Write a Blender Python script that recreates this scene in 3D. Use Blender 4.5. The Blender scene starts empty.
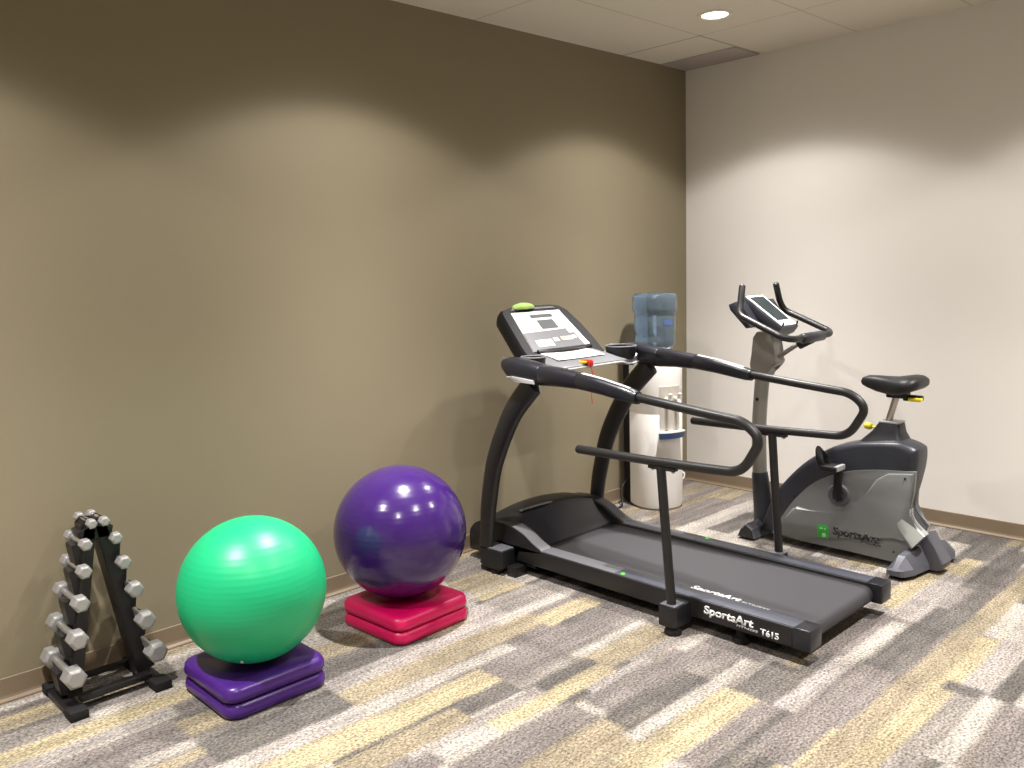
import bpy, bmesh, math, random
import numpy as np
from mathutils import Vector, Matrix, noise
PI = math.pi
C = bpy.context.scene.collection
S = bpy.context.scene
random.seed(7)

# ------------------------------------------------------------------ camera
def set_camera():
    loc = Vector((-4.9712, -3.4366, 1.5017))
    yaw, pitch, roll = 0.807705, -0.131838, -0.030304
    f = Vector((math.cos(pitch)*math.cos(yaw), math.cos(pitch)*math.sin(yaw), math.sin(pitch)))
    r = f.cross(Vector((0, 0, 1))).normalized()
    u = r.cross(f)
    r2 = math.cos(roll)*r + math.sin(roll)*u
    u2 = -math.sin(roll)*r + math.cos(roll)*u
    cam = bpy.data.cameras.new('camera')
    cam.sensor_width = 36.0
    cam.lens = 36.0*856.956/1024.0
    cam.clip_start = 0.05
    o = bpy.data.objects.new('camera', cam)
    m = Matrix((r2, u2, -f)).transposed().to_4x4()
    m.translation = loc
    o.matrix_world = m
    C.objects.link(o)
    S.camera = o
set_camera()

# ------------------------------------------------------------------ world, exposure
w = bpy.data.worlds.new('world'); S.world = w
w.use_nodes = True
w.node_tree.nodes['Background'].inputs[0].default_value = (1.0, 0.93, 0.82, 1)
w.node_tree.nodes['Background'].inputs[1].default_value = 0.02
S.view_settings.view_transform = 'Standard'
S.view_settings.look = 'None'
S.view_settings.gamma = 1
S.view_settings.use_curve_mapping = False
S.view_settings.exposure = 0.0
H = 2.785                      # ceiling height
X0, Y0 = -6.3, -5.0            # far ends of the room, behind the camera
LAMP_W = 33.0               # one recessed downlight
LAMP_COL = (1.0, 0.962, 0.94)
# photometric profile of the recessed can: candela by angle off straight down
BEAM = [(0, 205), (10, 202), (16, 182), (22, 142), (28, 90), (34, 56), (40, 38), (46, 28), (52, 22.5), (56, 18.5), (58, 15), (60, 9), (62, 4), (65, 1), (74, 0), (90, 0), (180, 0)]
BEAM_TEXT = bpy.data.texts.new('downlight_beam')
BEAM_TEXT.write('IESNA:LM-63-1995\nTILT=NONE\n1 1000 1 %d 1 1 2 0 0 0\n1 1 0\n%s\n0\n%s\n' % (len(BEAM), ' '.join(str(a) for a, c in BEAM), ' '.join(str(c) for a, c in BEAM)))

# ------------------------------------------------------------------ materials
def lin(c):
    return tuple(((v/255)/12.92 if v/255 <= .04045 else ((v/255+.055)/1.055)**2.4) for v in c)
def nd(nt, t, **kw):
    n = nt.nodes.new(t)
    for k, v in kw.items(): setattr(n, k, v)
    return n
def mat(name, rgb, rough=.5, metal=0., spec=.5, coat=0., var=.06, vscale=14., bump=0., bscale=250., emit=None, trans=0., sheen=0., aniso=0.):
    m = bpy.data.materials.new(name); m.use_nodes = True
    nt = m.node_tree; b = nt.nodes['Principled BSDF']
    c = lin(rgb)
    tc = nd(nt, 'ShaderNodeTexCoord')
    nz = nd(nt, 'ShaderNodeTexNoise'); nz.inputs['Scale'].default_value = vscale; nz.inputs['Detail'].default_value = 4
    nt.links.new(tc.outputs['Object'], nz.inputs['Vector'])
    mx = nd(nt, 'ShaderNodeMix', data_type='RGBA')
    mx.inputs[6].default_value = tuple(v*(1-var) for v in c)+(1,)
    mx.inputs[7].default_value = tuple(min(1, v*(1+var)) for v in c)+(1,)
    nt.links.new(nz.outputs['Fac'], mx.inputs[0])
    nt.links.new(mx.outputs[2], b.inputs['Base Color'])
    b.inputs['Roughness'].default_value = rough
    b.inputs['Metallic'].default_value = metal
    b.inputs['Specular IOR Level'].default_value = spec
    b.inputs['Coat Weight'].default_value = coat
    b.inputs['Coat Roughness'].default_value = .12
    b.inputs['Transmission Weight'].default_value = trans
    b.inputs['Sheen Weight'].default_value = sheen
    if emit:
        b.inputs['Emission Color'].default_value = lin(emit[0])+(1,)
        b.inputs['Emission Strength'].default_value = emit[1]
    if bump:
        n2 = nd(nt, 'ShaderNodeTexNoise'); n2.inputs['Scale'].default_value = bscale; n2.inputs['Detail'].default_value = 3
        nt.links.new(tc.outputs['Object'], n2.inputs['Vector'])
        bp = nd(nt, 'ShaderNodeBump'); bp.inputs['Strength'].default_value = bump; bp.inputs['Distance'].default_value = .002
        nt.links.new(n2.outputs['Fac'], bp.inputs['Height'])
        nt.links.new(bp.outputs['Normal'], b.inputs['Normal'])
    return m

M = {}
M['taupe'] = mat('taupe_paint', (137, 127, 104), .62, spec=.3, var=.02, vscale=3, bump=.12, bscale=180)
M['pale'] = mat('pale_paint', (228, 224, 217), .62, spec=.3, var=.015, vscale=3, bump=.1, bscale=180)
M['pale_far'] = mat('light_paint', (232, 228, 221), .6, spec=.3, var=.015, vscale=3)
M['base_vinyl'] = mat('brown_vinyl_baseboard', (128, 112, 92), .45, spec=.4, var=.03)
M['white_plastic'] = mat('white_plastic', (243, 240, 235), .35, var=.02)
M['lens'] = mat('lit_lens', (255, 250, 240), .4, emit=((255, 244, 225), 9.0))
M['trim_white'] = mat('white_trim', (225, 220, 210), .45, var=.02)
M['grey_panel'] = mat('grey_ceiling_panel', (178, 168, 164), .8, var=.06, vscale=40)
M['black_metal'] = mat('black_painted_metal', (22, 20, 21), .38, spec=.5, var=.15)
M['black_plastic'] = mat('black_plastic', (23, 23, 26), .42, spec=.5, var=.12)
M['blue_black'] = mat('blue_black_plastic', (27, 28, 35), .32, spec=.5, var=.1)
M['console_black'] = mat('satin_black_console', (17, 17, 20), .5, spec=.3, var=.1)
M['boss_black'] = mat('black_seat_boss', (24, 24, 29), .4, spec=.4, var=.1)
M['rubber'] = mat('black_rubber', (24, 23, 24), .7, spec=.3, var=.15)
M['tube_black'] = mat('textured_black_tube', (30, 29, 30), .4, spec=.5, var=.1, bump=.1, bscale=500)
M['tray_grey'] = mat('grey_console_tray', (122, 122, 126), .4, metal=.1, var=.03)
M['pulse_silver'] = mat('pale_silver_plate', (205, 204, 206), .28, metal=.15, var=.02)
M['strip_grey'] = mat('mid_grey_strip', (112, 112, 115), .35, metal=.2, var=.05)
M['rail_black'] = mat('black_rail_side', (26, 25, 26), .45, spec=.5, var=.1)
M['rail_grey'] = mat('slate_foot_rail', (72, 74, 84), .42, spec=.5, var=.08)
M['rail_grip'] = mat('grey_foot_grip', (84, 84, 88), .6, var=.08, vscale=60)
M['silver_plastic'] = mat('silver_plastic', (172, 171, 173), .34, metal=.1, var=.03)
M['steel'] = mat('brushed_steel', (190, 187, 182), .3, metal=.9, var=.05)
M['panel_white'] = mat('white_panel', (240, 240, 238), .3, var=.01)
M['lcd'] = mat('grey_lcd', (105, 108, 108), .2, var=.04)
M['panel_grey'] = mat('grey_panel_band', (112, 112, 116), .35, var=.04)
M['tan_key'] = mat('tan_key', (205, 192, 160), .4)
M['paper'] = mat('white_paper', (244, 243, 240), .7, var=.01)
M['red'] = mat('red_plastic', (205, 42, 36), .35, var=.05)
M['yellow'] = mat('yellow_plastic', (232, 212, 50), .4, var=.05)
M['lime'] = mat('lime_cloth', (168, 200, 112), .8, var=.1, vscale=60, bump=.3, bscale=300)
M['green_dot'] = mat('green_sticker', (96, 214, 40), .4)
M['hex_grey'] = mat('grey_hex_iron', (165, 164, 162), .36, metal=.45, spec=.5, var=.08, vscale=50)
M['chrome'] = mat('dull_chrome', (170, 168, 165), .3, metal=.7, var=.06)
M['purple_block'] = mat('purple_moulded_plastic', (68, 30, 116), .3, spec=.5, var=.05)
M['red_block'] = mat('crimson_moulded_plastic', (204, 8, 86), .36, spec=.5, var=.05)
M['bike_grey'] = mat('grey_bike_panel', (124, 126, 126), .36, metal=.2, spec=.5, var=.04)
M['bike_silver'] = mat('silver_bike_leg', (176, 178, 174), .3, metal=.3, var=.03)
M['bike_dark'] = mat('slate_bike_shell', (40, 41, 48), .38, spec=.5, var=.06)
M['bike_foot'] = mat('slate_bike_foot', (82, 83, 91), .42, spec=.5, var=.06)
M['bike_column'] = mat('taupe_silver_column', (140, 137, 130), .4, metal=.3, var=.04)
M['vinyl_seat'] = mat('black_vinyl', (29, 29, 31), .45, spec=.4, var=.1, bump=.15, bscale=300)
M['text_white'] = mat('white_lettering', (232, 232, 232), .5, var=.01)
M['text_black'] = mat('black_lettering', (34, 36, 36), .5, var=.02)
M['text_grey'] = mat('grey_lettering', (168, 168, 170), .5, var=.02)
M['tray_blue'] = mat('blue_drip_tray', (62, 92, 140), .4)
M['cooler_grey'] = mat('grey_tap_recess', (186, 180, 170), .45)
M['logo_green'] = mat('green_emblem', (52, 176, 62), .4)
M['cable'] = mat('black_cable', (22, 20, 20), .5)

def ball_mat(name, rgb, rough, grooves, dark=.0, metal=0., coat=.0):
    m = mat(name, rgb, rough, spec=.5, var=.05, vscale=6, metal=metal, coat=coat)
    nt = m.node_tree; b = nt.nodes['Principled BSDF']
    tc = nd(nt, 'ShaderNodeTexCoord')
    wv = nd(nt, 'ShaderNodeTexWave', wave_type='BANDS', bands_direction='Z')
    wv.inputs['Scale'].default_value = grooves; wv.inputs['Distortion'].default_value = .6; wv.inputs['Detail'].default_value = 2
    nt.links.new(tc.outputs['Object'], wv.inputs['Vector'])
    n2 = nd(nt, 'ShaderNodeTexNoise'); n2.inputs['Scale'].default_value = 9
    mp = nd(nt, 'ShaderNodeMapping'); mp.inputs['Scale'].default_value = (1, 1, 8)
    nt.links.new(tc.outputs['Object'], mp.inputs['Vector']); nt.links.new(mp.outputs['Vector'], n2.inputs['Vector'])
    mu = nd(nt, 'ShaderNodeMath', operation='MULTIPLY'); nt.links.new(wv.outputs['Fac'], mu.inputs[0]); nt.links.new(n2.outputs['Fac'], mu.inputs[1])
    bp = nd(nt, 'ShaderNodeBump'); bp.inputs['Strength'].default_value = .10; bp.inputs['Distance'].default_value = .004
    nt.links.new(mu.outputs[0], bp.inputs['Height']); nt.links.new(bp.outputs['Normal'], b.inputs['Normal'])
    return m
M['ball_green'] = ball_mat('green_vinyl_ball', (20, 174, 114), .40, 16)
M['ball_purple'] = ball_mat('purple_vinyl_ball', (56, 27, 98), .2, 14, coat=.3)

def glass_mat():
    m = mat('blue_clear_plastic', (186, 206, 226), .06, trans=.93, var=.02)
    m.node_tree.nodes['Principled BSDF'].inputs['IOR'].default_value = 1.45
    return m
M['bottle_blue'] = glass_mat()

def belt_mat():
    m = mat('black_running_belt', (50, 48, 50), .62, var=.1, vscale=40, bump=.2, bscale=600)
    nt = m.node_tree; b = nt.nodes['Principled BSDF']
    tc = nd(nt, 'ShaderNodeTexCoord'); sp = nd(nt, 'ShaderNodeSeparateXYZ')
    nt.links.new(tc.outputs['Object'], sp.inputs[0])
    # worn, paler running zone: a rounded rectangle along the middle of the belt
    def mth(op, a, bb=None):
        n = nd(nt, 'ShaderNodeMath', operation=op)
        for i, v in enumerate((a, bb)):
            if v is None: continue
            if isinstance(v, (int, float)): n.inputs[i].default_value = v
            else: nt.links.new(v, n.inputs[i])
        return n.outputs[0]
    ax = mth('POWER', mth('DIVIDE', mth('ABSOLUTE', sp.outputs[0]), .235), 3.0)
    ay = mth('POWER', mth('DIVIDE', mth('ABSOLUTE', mth('ADD', sp.outputs[1], 1.52)), .90), 5.0)
    d = mth('ADD', ax, ay)
    mr = nd(nt, 'ShaderNodeMapRange', interpolation_type='SMOOTHSTEP')
    mr.inputs[1].default_value = .85; mr.inputs[2].default_value = 1.1; mr.inputs[3].default_value = 1; mr.inputs[4].default_value = 0
    nt.links.new(d, mr.inputs[0])
    mx = nd(nt, 'ShaderNodeMix', data_type='RGBA')
    mx.inputs[6].default_value = lin((36, 35, 38))+(1,); mx.inputs[7].default_value = lin((57, 55, 59))+(1,)
    nt.links.new(mr.outputs[0], mx.inputs[0]); nt.links.new(mx.outputs[2], b.inputs['Base Color'])
    return m
M['belt'] = belt_mat()

def ceiling_mat():
    m = mat('lay_in_ceiling_tile', (224, 217, 203), .85, spec=.2, var=.04, vscale=60, bump=.4, bscale=160)
    nt = m.node_tree; b = nt.nodes['Principled BSDF']
    src = b.inputs['Base Color'].links[0].from_socket
    tc = nd(nt, 'ShaderNodeTexCoord'); sp = nd(nt, 'ShaderNodeSeparateXYZ')
    nt.links.new(tc.outputs['Object'], sp.inputs[0])
    def mth(op, a, bb=None):
        n = nd(nt, 'ShaderNodeMath', operation=op)
        for i, v in enumerate((a, bb)):
            if v is None: continue
            if isinstance(v, (int, float)): n.inputs[i].default_value = v
            else: nt.links.new(v, n.inputs[i])
        return n.outputs[0]
    def line(sock, off, period, width):
        f = mth('FRACT', mth('DIVIDE', mth('ADD', sock, off), period))
        d = mth('MULTIPLY', mth('MINIMUM', f, mth('SUBTRACT', 1.0, f)), period)
        return mth('LESS_THAN', d, width)
    lx = line(sp.outputs[0], .66, 1.215, .006)
    ly = line(sp.outputs[1], .553, .608, .006)
    l = mth('MAXIMUM', lx, ly)
    near = mth('MULTIPLY', mth('GREATER_THAN', sp.outputs[0], -.68), mth('GREATER_THAN', sp.outputs[1], -.57))
    k = mth('MULTIPLY', l, mth('ADD', mth('MULTIPLY', near, .35), .22))
    mx = nd(nt, 'ShaderNodeMix', data_type='RGBA'); mx.inputs[7].default_value = lin((70, 62, 52))+(1,)
    nt.links.new(k, mx.inputs[0]); nt.links.new(src, mx.inputs[6]); nt.links.new(mx.outputs[2], b.inputs['Base Color'])
    return m
M['ceiling'] = ceiling_mat()

def carpet_mat():
    m = bpy.data.materials.new('striped_carpet_planks'); m.use_nodes = True
    nt = m.node_tree; b = nt.nodes['Principled BSDF']
    at = nd(nt, 'ShaderNodeAttribute', attribute_name='yarn')
    tc = nd(nt, 'ShaderNodeTexCoord')
    n1 = nd(nt, 'ShaderNodeTexNoise'); n1.inputs['Scale'].default_value = 105; n1.inputs['Detail'].default_value = 2; n1.inputs['Roughness'].default_value = .7
    mp = nd(nt, 'ShaderNodeMapping'); mp.inputs['Scale'].default_value = (.8, 1.15, 1)
    nt.links.new(tc.outputs['Object'], mp.inputs['Vector']); nt.links.new(mp.outputs['Vector'], n1.inputs['Vector'])
    mr = nd(nt, 'ShaderNodeMapRange'); mr.inputs[1].default_value = .3; mr.inputs[2].default_value = .7; mr.inputs[3].default_value = .28; mr.inputs[4].default_value = 1.72
    nt.links.new(n1.outputs['Fac'], mr.inputs[0])
    mx = nd(nt, 'ShaderNodeMix', data_type='RGBA', blend_type='MULTIPLY'); mx.inputs[0].default_value = 1
    nt.links.new(at.outputs['Color'], mx.inputs[6]); nt.links.new(mr.outputs[0], mx.inputs[7])
    nt.links.new(mx.outputs[2], b.inputs['Base Color'])
    b.inputs['Roughness'].default_value = .95; b.inputs['Specular IOR Level'].default_value = .1
    bp = nd(nt, 'ShaderNodeBump'); bp.inputs['Strength'].default_value = .5; bp.inputs['Distance'].default_value = .004
    nt.links.new(n1.outputs['Fac'], bp.inputs['Height']); nt.links.new(bp.outputs['Normal'], b.inputs['Normal'])
    return m
M['carpet'] = carpet_mat()

# ------------------------------------------------------------------ mesh helpers
def BM(): return bmesh.new()
def wloc(o):
    v = Vector((0, 0, 0))
    while o is not None:
        v += o.location; o = o.parent
    return v
def obj(name, bm, m, parent=None, smooth=35, local=False):
    """link bm as ONE mesh object. Vertices are in world metres unless local (or the parent chain is at the origin)."""
    bmesh.ops.recalc_face_normals(bm, faces=bm.faces)
    me = bpy.data.meshes.new(name); bm.to_mesh(me); bm.free()
    if smooth:
        for p in me.polygons: p.use_smooth = True
        me.set_sharp_from_angle(angle=math.radians(smooth))
    me.materials.append(m)
    o = bpy.data.objects.new(name, me); C.objects.link(o)
    if parent is not None:
        o.parent = parent
        if not local: me.transform(Matrix.Translation(-wloc(parent)))
    return o
def thing(name, label, cat, loc=(0, 0, 0), rz=0, group=None):
    o = bpy.data.objects.new(name, None); C.objects.link(o)
    o.empty_display_size = .1
    o.location = loc; o.rotation_euler = (0, 0, rz)
    return tag(o, label, cat, group)
def tag(o, label, cat, group=None):
    o['label'] = label; o['category'] = cat
    if group: o['group'] = group
    return o
def rebase(o, loc):
    """move a one-mesh thing's origin to its base"""
    o.data.transform(Matrix.Translation(-Vector(loc))); o.location = loc
    return o
def struct(name, bm, m, smooth=0):
    o = obj(name, bm, m, smooth=smooth); o['kind'] = 'structure'; return o
def box(bm, x0, x1, y0, y1, z0, z1, bev=0., seg=2):
    r = bmesh.ops.create_cube(bm, size=1)
    vs = r['verts']
    for v in vs:
        v.co = Vector(((x0+x1)/2+v.co.x*(x1-x0), (y0+y1)/2+v.co.y*(y1-y0), (z0+z1)/2+v.co.z*(z1-z0)))
    if bev:
        es = list({e for v in vs for e in v.link_edges})
        bmesh.ops.bevel(bm, geom=es, offset=bev, segments=seg, affect='EDGES', profile=.5)
    return bm
def ring_loft(bm, rings, cap0=True, cap1=True, closed=True):
    vr = [[bm.verts.new(p) for p in ring] for ring in rings]
    n = len(vr[0])
    for a, b in zip(vr[:-1], vr[1:]):
        for i in range(n if closed else n-1):
            j = (i+1) % n
            try: bm.faces.new((a[i], a[j], b[j], b[i]))
            except ValueError: pass
    if cap0: bm.faces.new(vr[0][::-1])
    if cap1: bm.faces.new(vr[-1])
    return vr
def catmull(pts, k=6):
    P = [Vector(p) for p in pts]
    out = []
    for i in range(len(P)-1):
        p0 = P[i-1] if i else P[0]*2-P[1]
        p1, p2 = P[i], P[i+1]
        p3 = P[i+2] if i+2 < len(P) else P[-1]*2-P[-2]
        for j in range(k):
            t = j/k
            out.append(.5*((2*p1)+(p2-p0)*t+(2*p0-5*p1+4*p2-p3)*t*t+(3*p1-p0-3*p2+p3)*t**3))
    out.append(P[-1]); return out
def fillet(pts, r, k=6):
    """polyline with its inner corners rounded by r"""
    P = [Vector(p) for p in pts]; out = [P[0]]
    for i in range(1, len(P)-1):
        a, b, c = P[i-1], P[i], P[i+1]
        u, v = (a-b), (c-b)
        rr = min(r if not isinstance(r, (list, tuple)) else r[i-1], u.length*.48, v.length*.48)
        p, q = b+u.normalized()*rr, b+v.normalized()*rr
        for j in range(k+1):
            t = j/k
            out.append((1-t)**2*p+2*t*(1-t)*b+t*t*q)
    out.append(P[-1]); return out
def tube(bm, pts, r, seg=14, ry=None, side=None, caps=True, round_caps=False):
    """tube along pts; r a number or a list. With ry the section is an ellipse: r along 'side', ry across it."""
    P = [Vector(p) for p in pts]; n = len(P)
    rs = r if isinstance(r, (list, tuple)) else [r]*n
    rys = rs if ry is None else (ry if isinstance(ry, (list, tuple)) else [ry]*n)
    T = []
    for i in range(n):
        t = (P[min(i+1, n-1)]-P[max(i-1, 0)]); T.append(t.normalized())
    if side is None:
        s = T[0].cross(Vector((0, 0, 1)))
        if s.length < .1: s = T[0].cross(Vector((1, 0, 0)))
        s.normalize()
    else: s = Vector(side).normalized()
    rings = []
    for i in range(n):
        if side is None: s = (s-T[i]*s.dot(T[i])).normalized()
        else: s = Vector(side); s = (s-T[i]*s.dot(T[i])).normalized()
        c = T[i].cross(s)
        rings.append([P[i]+s*(rs[i]*math.cos(2*PI*k/seg))+c*(rys[i]*math.sin(2*PI*k/seg)) for k in range(seg)])
    if round_caps:
        for end in (0, 1):
            i = -1 if end else 0
            d = T[i]*(1 if end else -1); base = rings[i]; cen = P[i]
            extra = []
            for q in (1, 2, 3):
                a = q*PI/2/3.4
                extra.append([cen+(p-cen)*math.cos(a)+d*(rs[i]*.7*math.sin(a)) for p in base])
            rings = rings+extra if end else extra[::-1]+rings
    ring_loft(bm, rings, caps, caps)
    return bm
def lathe(bm, prof, cen=(0, 0, 0), seg=32, axis='z'):
    """prof: (radius, height) list"""
    c = Vector(cen); rings = []
    for r, h in prof:
        ring = []
        for k in range(seg):
            a = 2*PI*k/seg
            if axis == 'z': p = Vector((r*math.cos(a), r*math.sin(a), h))
            elif axis == 'x': p = Vector((h, r*math.cos(a), r*math.sin(a)))
            else: p = Vector((r*math.cos(a), h, r*math.sin(a)))
            ring.append(c+p)
        rings.append(ring)
    ring_loft(bm, rings, prof[0][0] > 1e-6, prof[-1][0] > 1e-6)
    bmesh.ops.remove_doubles(bm, verts=bm.verts, dist=1e-6)
    return bm
def prism(bm, outline, a0, a1, axis='x', bev=0., seg=2):
    """outline in the plane square to axis: (y,z) for x, (x,z) for y, (x,y) for z"""
    def P(u, v, a): return Vector({'x': (a, u, v), 'y': (u, a, v), 'z': (u, v, a)}[axis])
    n0 = set(bm.verts)
    A = [bm.verts.new(P(u, v, a0)) for u, v in outline]
    B = [bm.verts.new(P(u, v, a1)) for u, v in outline]
    n = len(A)
    fa = bm.faces.new(A); fb = bm.faces.new(B[::-1])
    for i in range(n): bm.faces.new((A[i], B[i], B[(i+1) % n], A[(i+1) % n]))
    if bev:
        es = list(fa.edges)+list(fb.edges)
        bmesh.ops.bevel(bm, geom=es, offset=bev, segments=seg, affect='EDGES', profile=.5)
    return bm
def rrect(hx, hy, r, k=5):
    out = []
    for cx, cy, a0 in ((hx-r, hy-r, 0), (-hx+r, hy-r, PI/2), (-hx+r, -hy+r, PI), (hx-r, -hy+r, 1.5*PI)):
        for j in range(k+1):
            a = a0+PI/2*j/k
            out.append((cx+r*math.cos(a), cy+r*math.sin(a)))
    return out
def smooth2(pts, k=5, closed=False):
    q = catmull([(a, b, 0) for a, b in pts], k)
    return [(p.x, p.y) for p in q]
def text_obj(name, s, m, parent, origin, right, up, height, width=None, bold=0., shear=0., depth=.0012):
    cu = bpy.data.curves.new(name, 'FONT'); cu.body = s; cu.size = 1; cu.offset = bold; cu.shear = shear
    cu.extrude = 0; cu.resolution_u = 4
    t = bpy.data.objects.new(name, cu); C.objects.link(t)
    dg = bpy.context.evaluated_depsgraph_get()
    me = bpy.data.meshes.new_from_object(t.evaluated_get(dg))
    bpy.data.objects.remove(t); bpy.data.curves.remove(cu)
    co = np.zeros(len(me.vertices)*3); me.vertices.foreach_get('co', co); co = co.reshape(-1, 3)
    lo, hi = co[:, :2].min(0), co[:, :2].max(0)
    caps = 0.73
    sy = height/caps
    sx = (width/(hi[0]-lo[0])) if width else sy
    right = Vector(right).normalized(); up = Vector(up).normalized(); nrm = right.cross(up)
    o3 = Vector(origin)
    bm = bmesh.new(); bm.from_mesh(me); bpy.data.meshes.remove(me)
    for v in bm.verts:
        x, y = (v.co.x-lo[0])*sx, v.co.y*sy
        v.co = o3+right*x+up*y+nrm*depth
    r = bmesh.ops.extrude_face_region(bm, geom=list(bm.faces))
    for v in r['geom']:
        if isinstance(v, bmesh.types.BMVert): v.co -= nrm*(depth*1.6)
    return obj(name, bm, m, parent, smooth=0)

# ------------------------------------------------------------------ the room
def carpet_colours(X, Y):
    """yarn colour of the carpet planks: rows 25 cm wide along x, planks 1 m long, each with stripes"""
    pal = {'Y': (208, 193, 158), 'C': (208, 200, 189), 'P': (194, 185, 178), 'T': (184, 170, 144), 'M': (153, 144, 139), 'D': (126, 121, 116), 'G': (170, 162, 154)}
    L = {k: np.array(lin(v)) for k, v in pal.items()}
    rng = np.random.RandomState(11)
    out = np.zeros(X.shape+(3,))
    # gently wandering stripe edges
    wob = .0025*np.sin(X*13+Y*3)+.0015*np.sin(X*41+1.7)
    Yw = Y+wob
    row = np.floor((Yw+.08)/.25).astype(int)
    for r in range(row.min(), row.max()+1):
        mr = row == r
        off = -.44+(.5 if rng.rand() < .5 else 0)
        ps = np.floor((X[mr]-off)/1.0).astype(int)
        xs, ys = X[mr], (Yw[mr]+.08)/.25-r
        cc = np.zeros((mr.sum(), 3))
        for p in range(ps.min(), ps.max()+1):
            mp = ps == p
            x0 = off+p
            keys = list('YCPTMDGMDGTCM')
            nb = rng.choice([2, 3, 3, 4])
            cuts = np.sort(rng.uniform(.15, .85, nb-1))
            b = np.searchsorted(cuts, ys[mp])
            c = np.zeros((mp.sum(), 3))
            for k in range(nb):
                mk = b == k
                br = x0+rng.uniform(.25, .75)
                k1, k2 = rng.choice(keys, 2)
                c[mk] = np.where((xs[mp][mk] < br)[:, None], L[k1], L[k2])
            cc[mp] = c
        out[mr] = cc
    # stripes as they lie in this room (x0, x1, y low, y high, yarn)
    R = [(-3.43, -2.72, -1.07, -1.0, 'C'), (-3.72, -2.94, -1.22, -1.09, 'Y'), (-3.19, -2.6, -1.485, -1.40, 'Y'), (-3.5, -2.9, -1.40, -1.34, 'P'), (-2.62, -2.16, -1.315, -1.26, 'C'),
         (-3.45, -2.45, -.985, -.85, 'T'), (-2.48, -2.14, -1.02, -.90, 'Y'), (-2.95, -2.3, -1.245, -1.085, 'M'), (-2.95, -2.62, -1.33, -1.245, 'G'), (-2.79, -2.44, -1.53, -1.485, 'P'), (-2.6, -2.18, -1.45, -1.315, 'T'),
         (-2.93, -2.86, -1.635, -1.54, 'C'), (-2.86, -2.3, -1.66, -1.53, 'M'), (-2.91, -2.43, -1.78, -1.66, 'D'), (-3.07, -2.44, -1.985, -1.845, 'Y'), (-2.94, -2.2, -1.84, -1.78, 'C'), (-3.45, -2.9, -1.66, -1.50, 'M'),
         (-3.28, -2.9, -1.77, -1.66, 'T'), (-3.7, -3.2, -1.36, -1.24, 'T'), (-2.44, -2.14, -2.03, -1.865, 'D'), (-2.2, -1.48, -2.11, -2.045, 'C'), (-2.44, -1.94, -2.11, -2.03, 'P'),
         (-2.75, -1.94, -2.255, -2.11, 'M'), (-1.94, -1.2, -2.25, -2.12, 'D'), (-2.75, -.5, -2.36, -2.27, 'T'), (-2.65, -1.9, -2.45, -2.36, 'Y'), (-1.9, -1.4, -2.44, -2.36, 'Y'), (-1.42, -.75, -2.1, -2.0, 'P'), (-1.5, -.9, -2.27, -2.18, 'D'),
         (-.9, -.2, -2.23, -2.11, 'D'), (-1.35, -.6, -2.0, -1.90, 'Y'), (-1.9, -1.35, -2.54, -2.44, 'P'), (-1.93, -1.5, -2.62, -2.54, 'D'), (-1.94, -1.86, -2.53, -2.40, 'D'), (-2.57, -1.94, -2.53, -2.45, 'G'),
         (-2.4, -1.9, -2.6, -2.53, 'C'), (-2.4, -1.9, -2.75, -2.6, 'M'), (-4.42, -3.72, -.49, -.39, 'Y'), (-4.42, -3.9, -.56, -.49, 'P'), (-3.93, -3.70, -.75, -.62, 'T'), (-4.14, -3.92, -.82, -.76, 'C'), (-4.33, -3.92, -.76, -.58, 'M'),
         (-3.93, -3.43, -.98, -.80, 'D'), (-4.42, -4.1, -.39, -.27, 'G'), (-3.93, -3.43, -1.18, -1.06, 'Y'), (-3.85, -3.43, -1.07, -.98, 'P'), (-2.48, -2.2, -.595, -.52, 'Y'), (-2.62, -2.15, -.85, -.79, 'C'), (-2.5, -2.1, -.78, -.61, 'G'),
         (-2.46, -2.2, -.50, -.30, 'T'), (-3.43, -2.6, -.84, -.74, 'P'), (-3.41, -2.9, -.74, -.60, 'D'), (-1.3, -1.05, -1.05, -.75, 'C'), (-1.05, -.5, -1.25, -.9, 'C'), (-.9, -.45, -.9, -.75, 'D'), (-1.0, -.2, -.70, -.62, 'C'), (-1.2, -.3, -.58, -.40, 'M')]
    for x0, x1, y0, y1, k in R:
        m = (X > x0) & (X < x1) & (Yw > y0) & (Yw < y1)
        out[m] = L[k]
    # streaks drawn out along the stripes and yarn mottling
    rs = np.random.RandomState(3)
    def vnoise(u, v):
        iu, iv = np.floor(u).astype(int), np.floor(v).astype(int); fu, fv = u-iu, v-iv
        fu, fv = fu*fu*(3-2*fu), fv*fv*(3-2*fv)
        h = lambda a, b: np.modf(np.abs(np.sin(a*127.1+b*311.7)*43758.5453))[0]
        return (h(iu, iv)*(1-fu)+h(iu+1, iv)*fu)*(1-fv)+(h(iu, iv+1)*(1-fu)+h(iu+1, iv+1)*fu)*fv
    s1 = vnoise(X*4, Y*75)-.5; s2 = vnoise(X*14+9, Y*28+4)-.5; s3 = vnoise(X*2.2, Y*17+40)-.5
    k = 1+.46*s1+.26*s2+.26*s3
    out *= k[..., None]
    t = np.clip(vnoise(X*5+3, Y*33+8)-.55, 0, 1)[..., None]*.7
    out = out*(1-t)+t*np.array(lin((176, 164, 148)))
    return out
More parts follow.
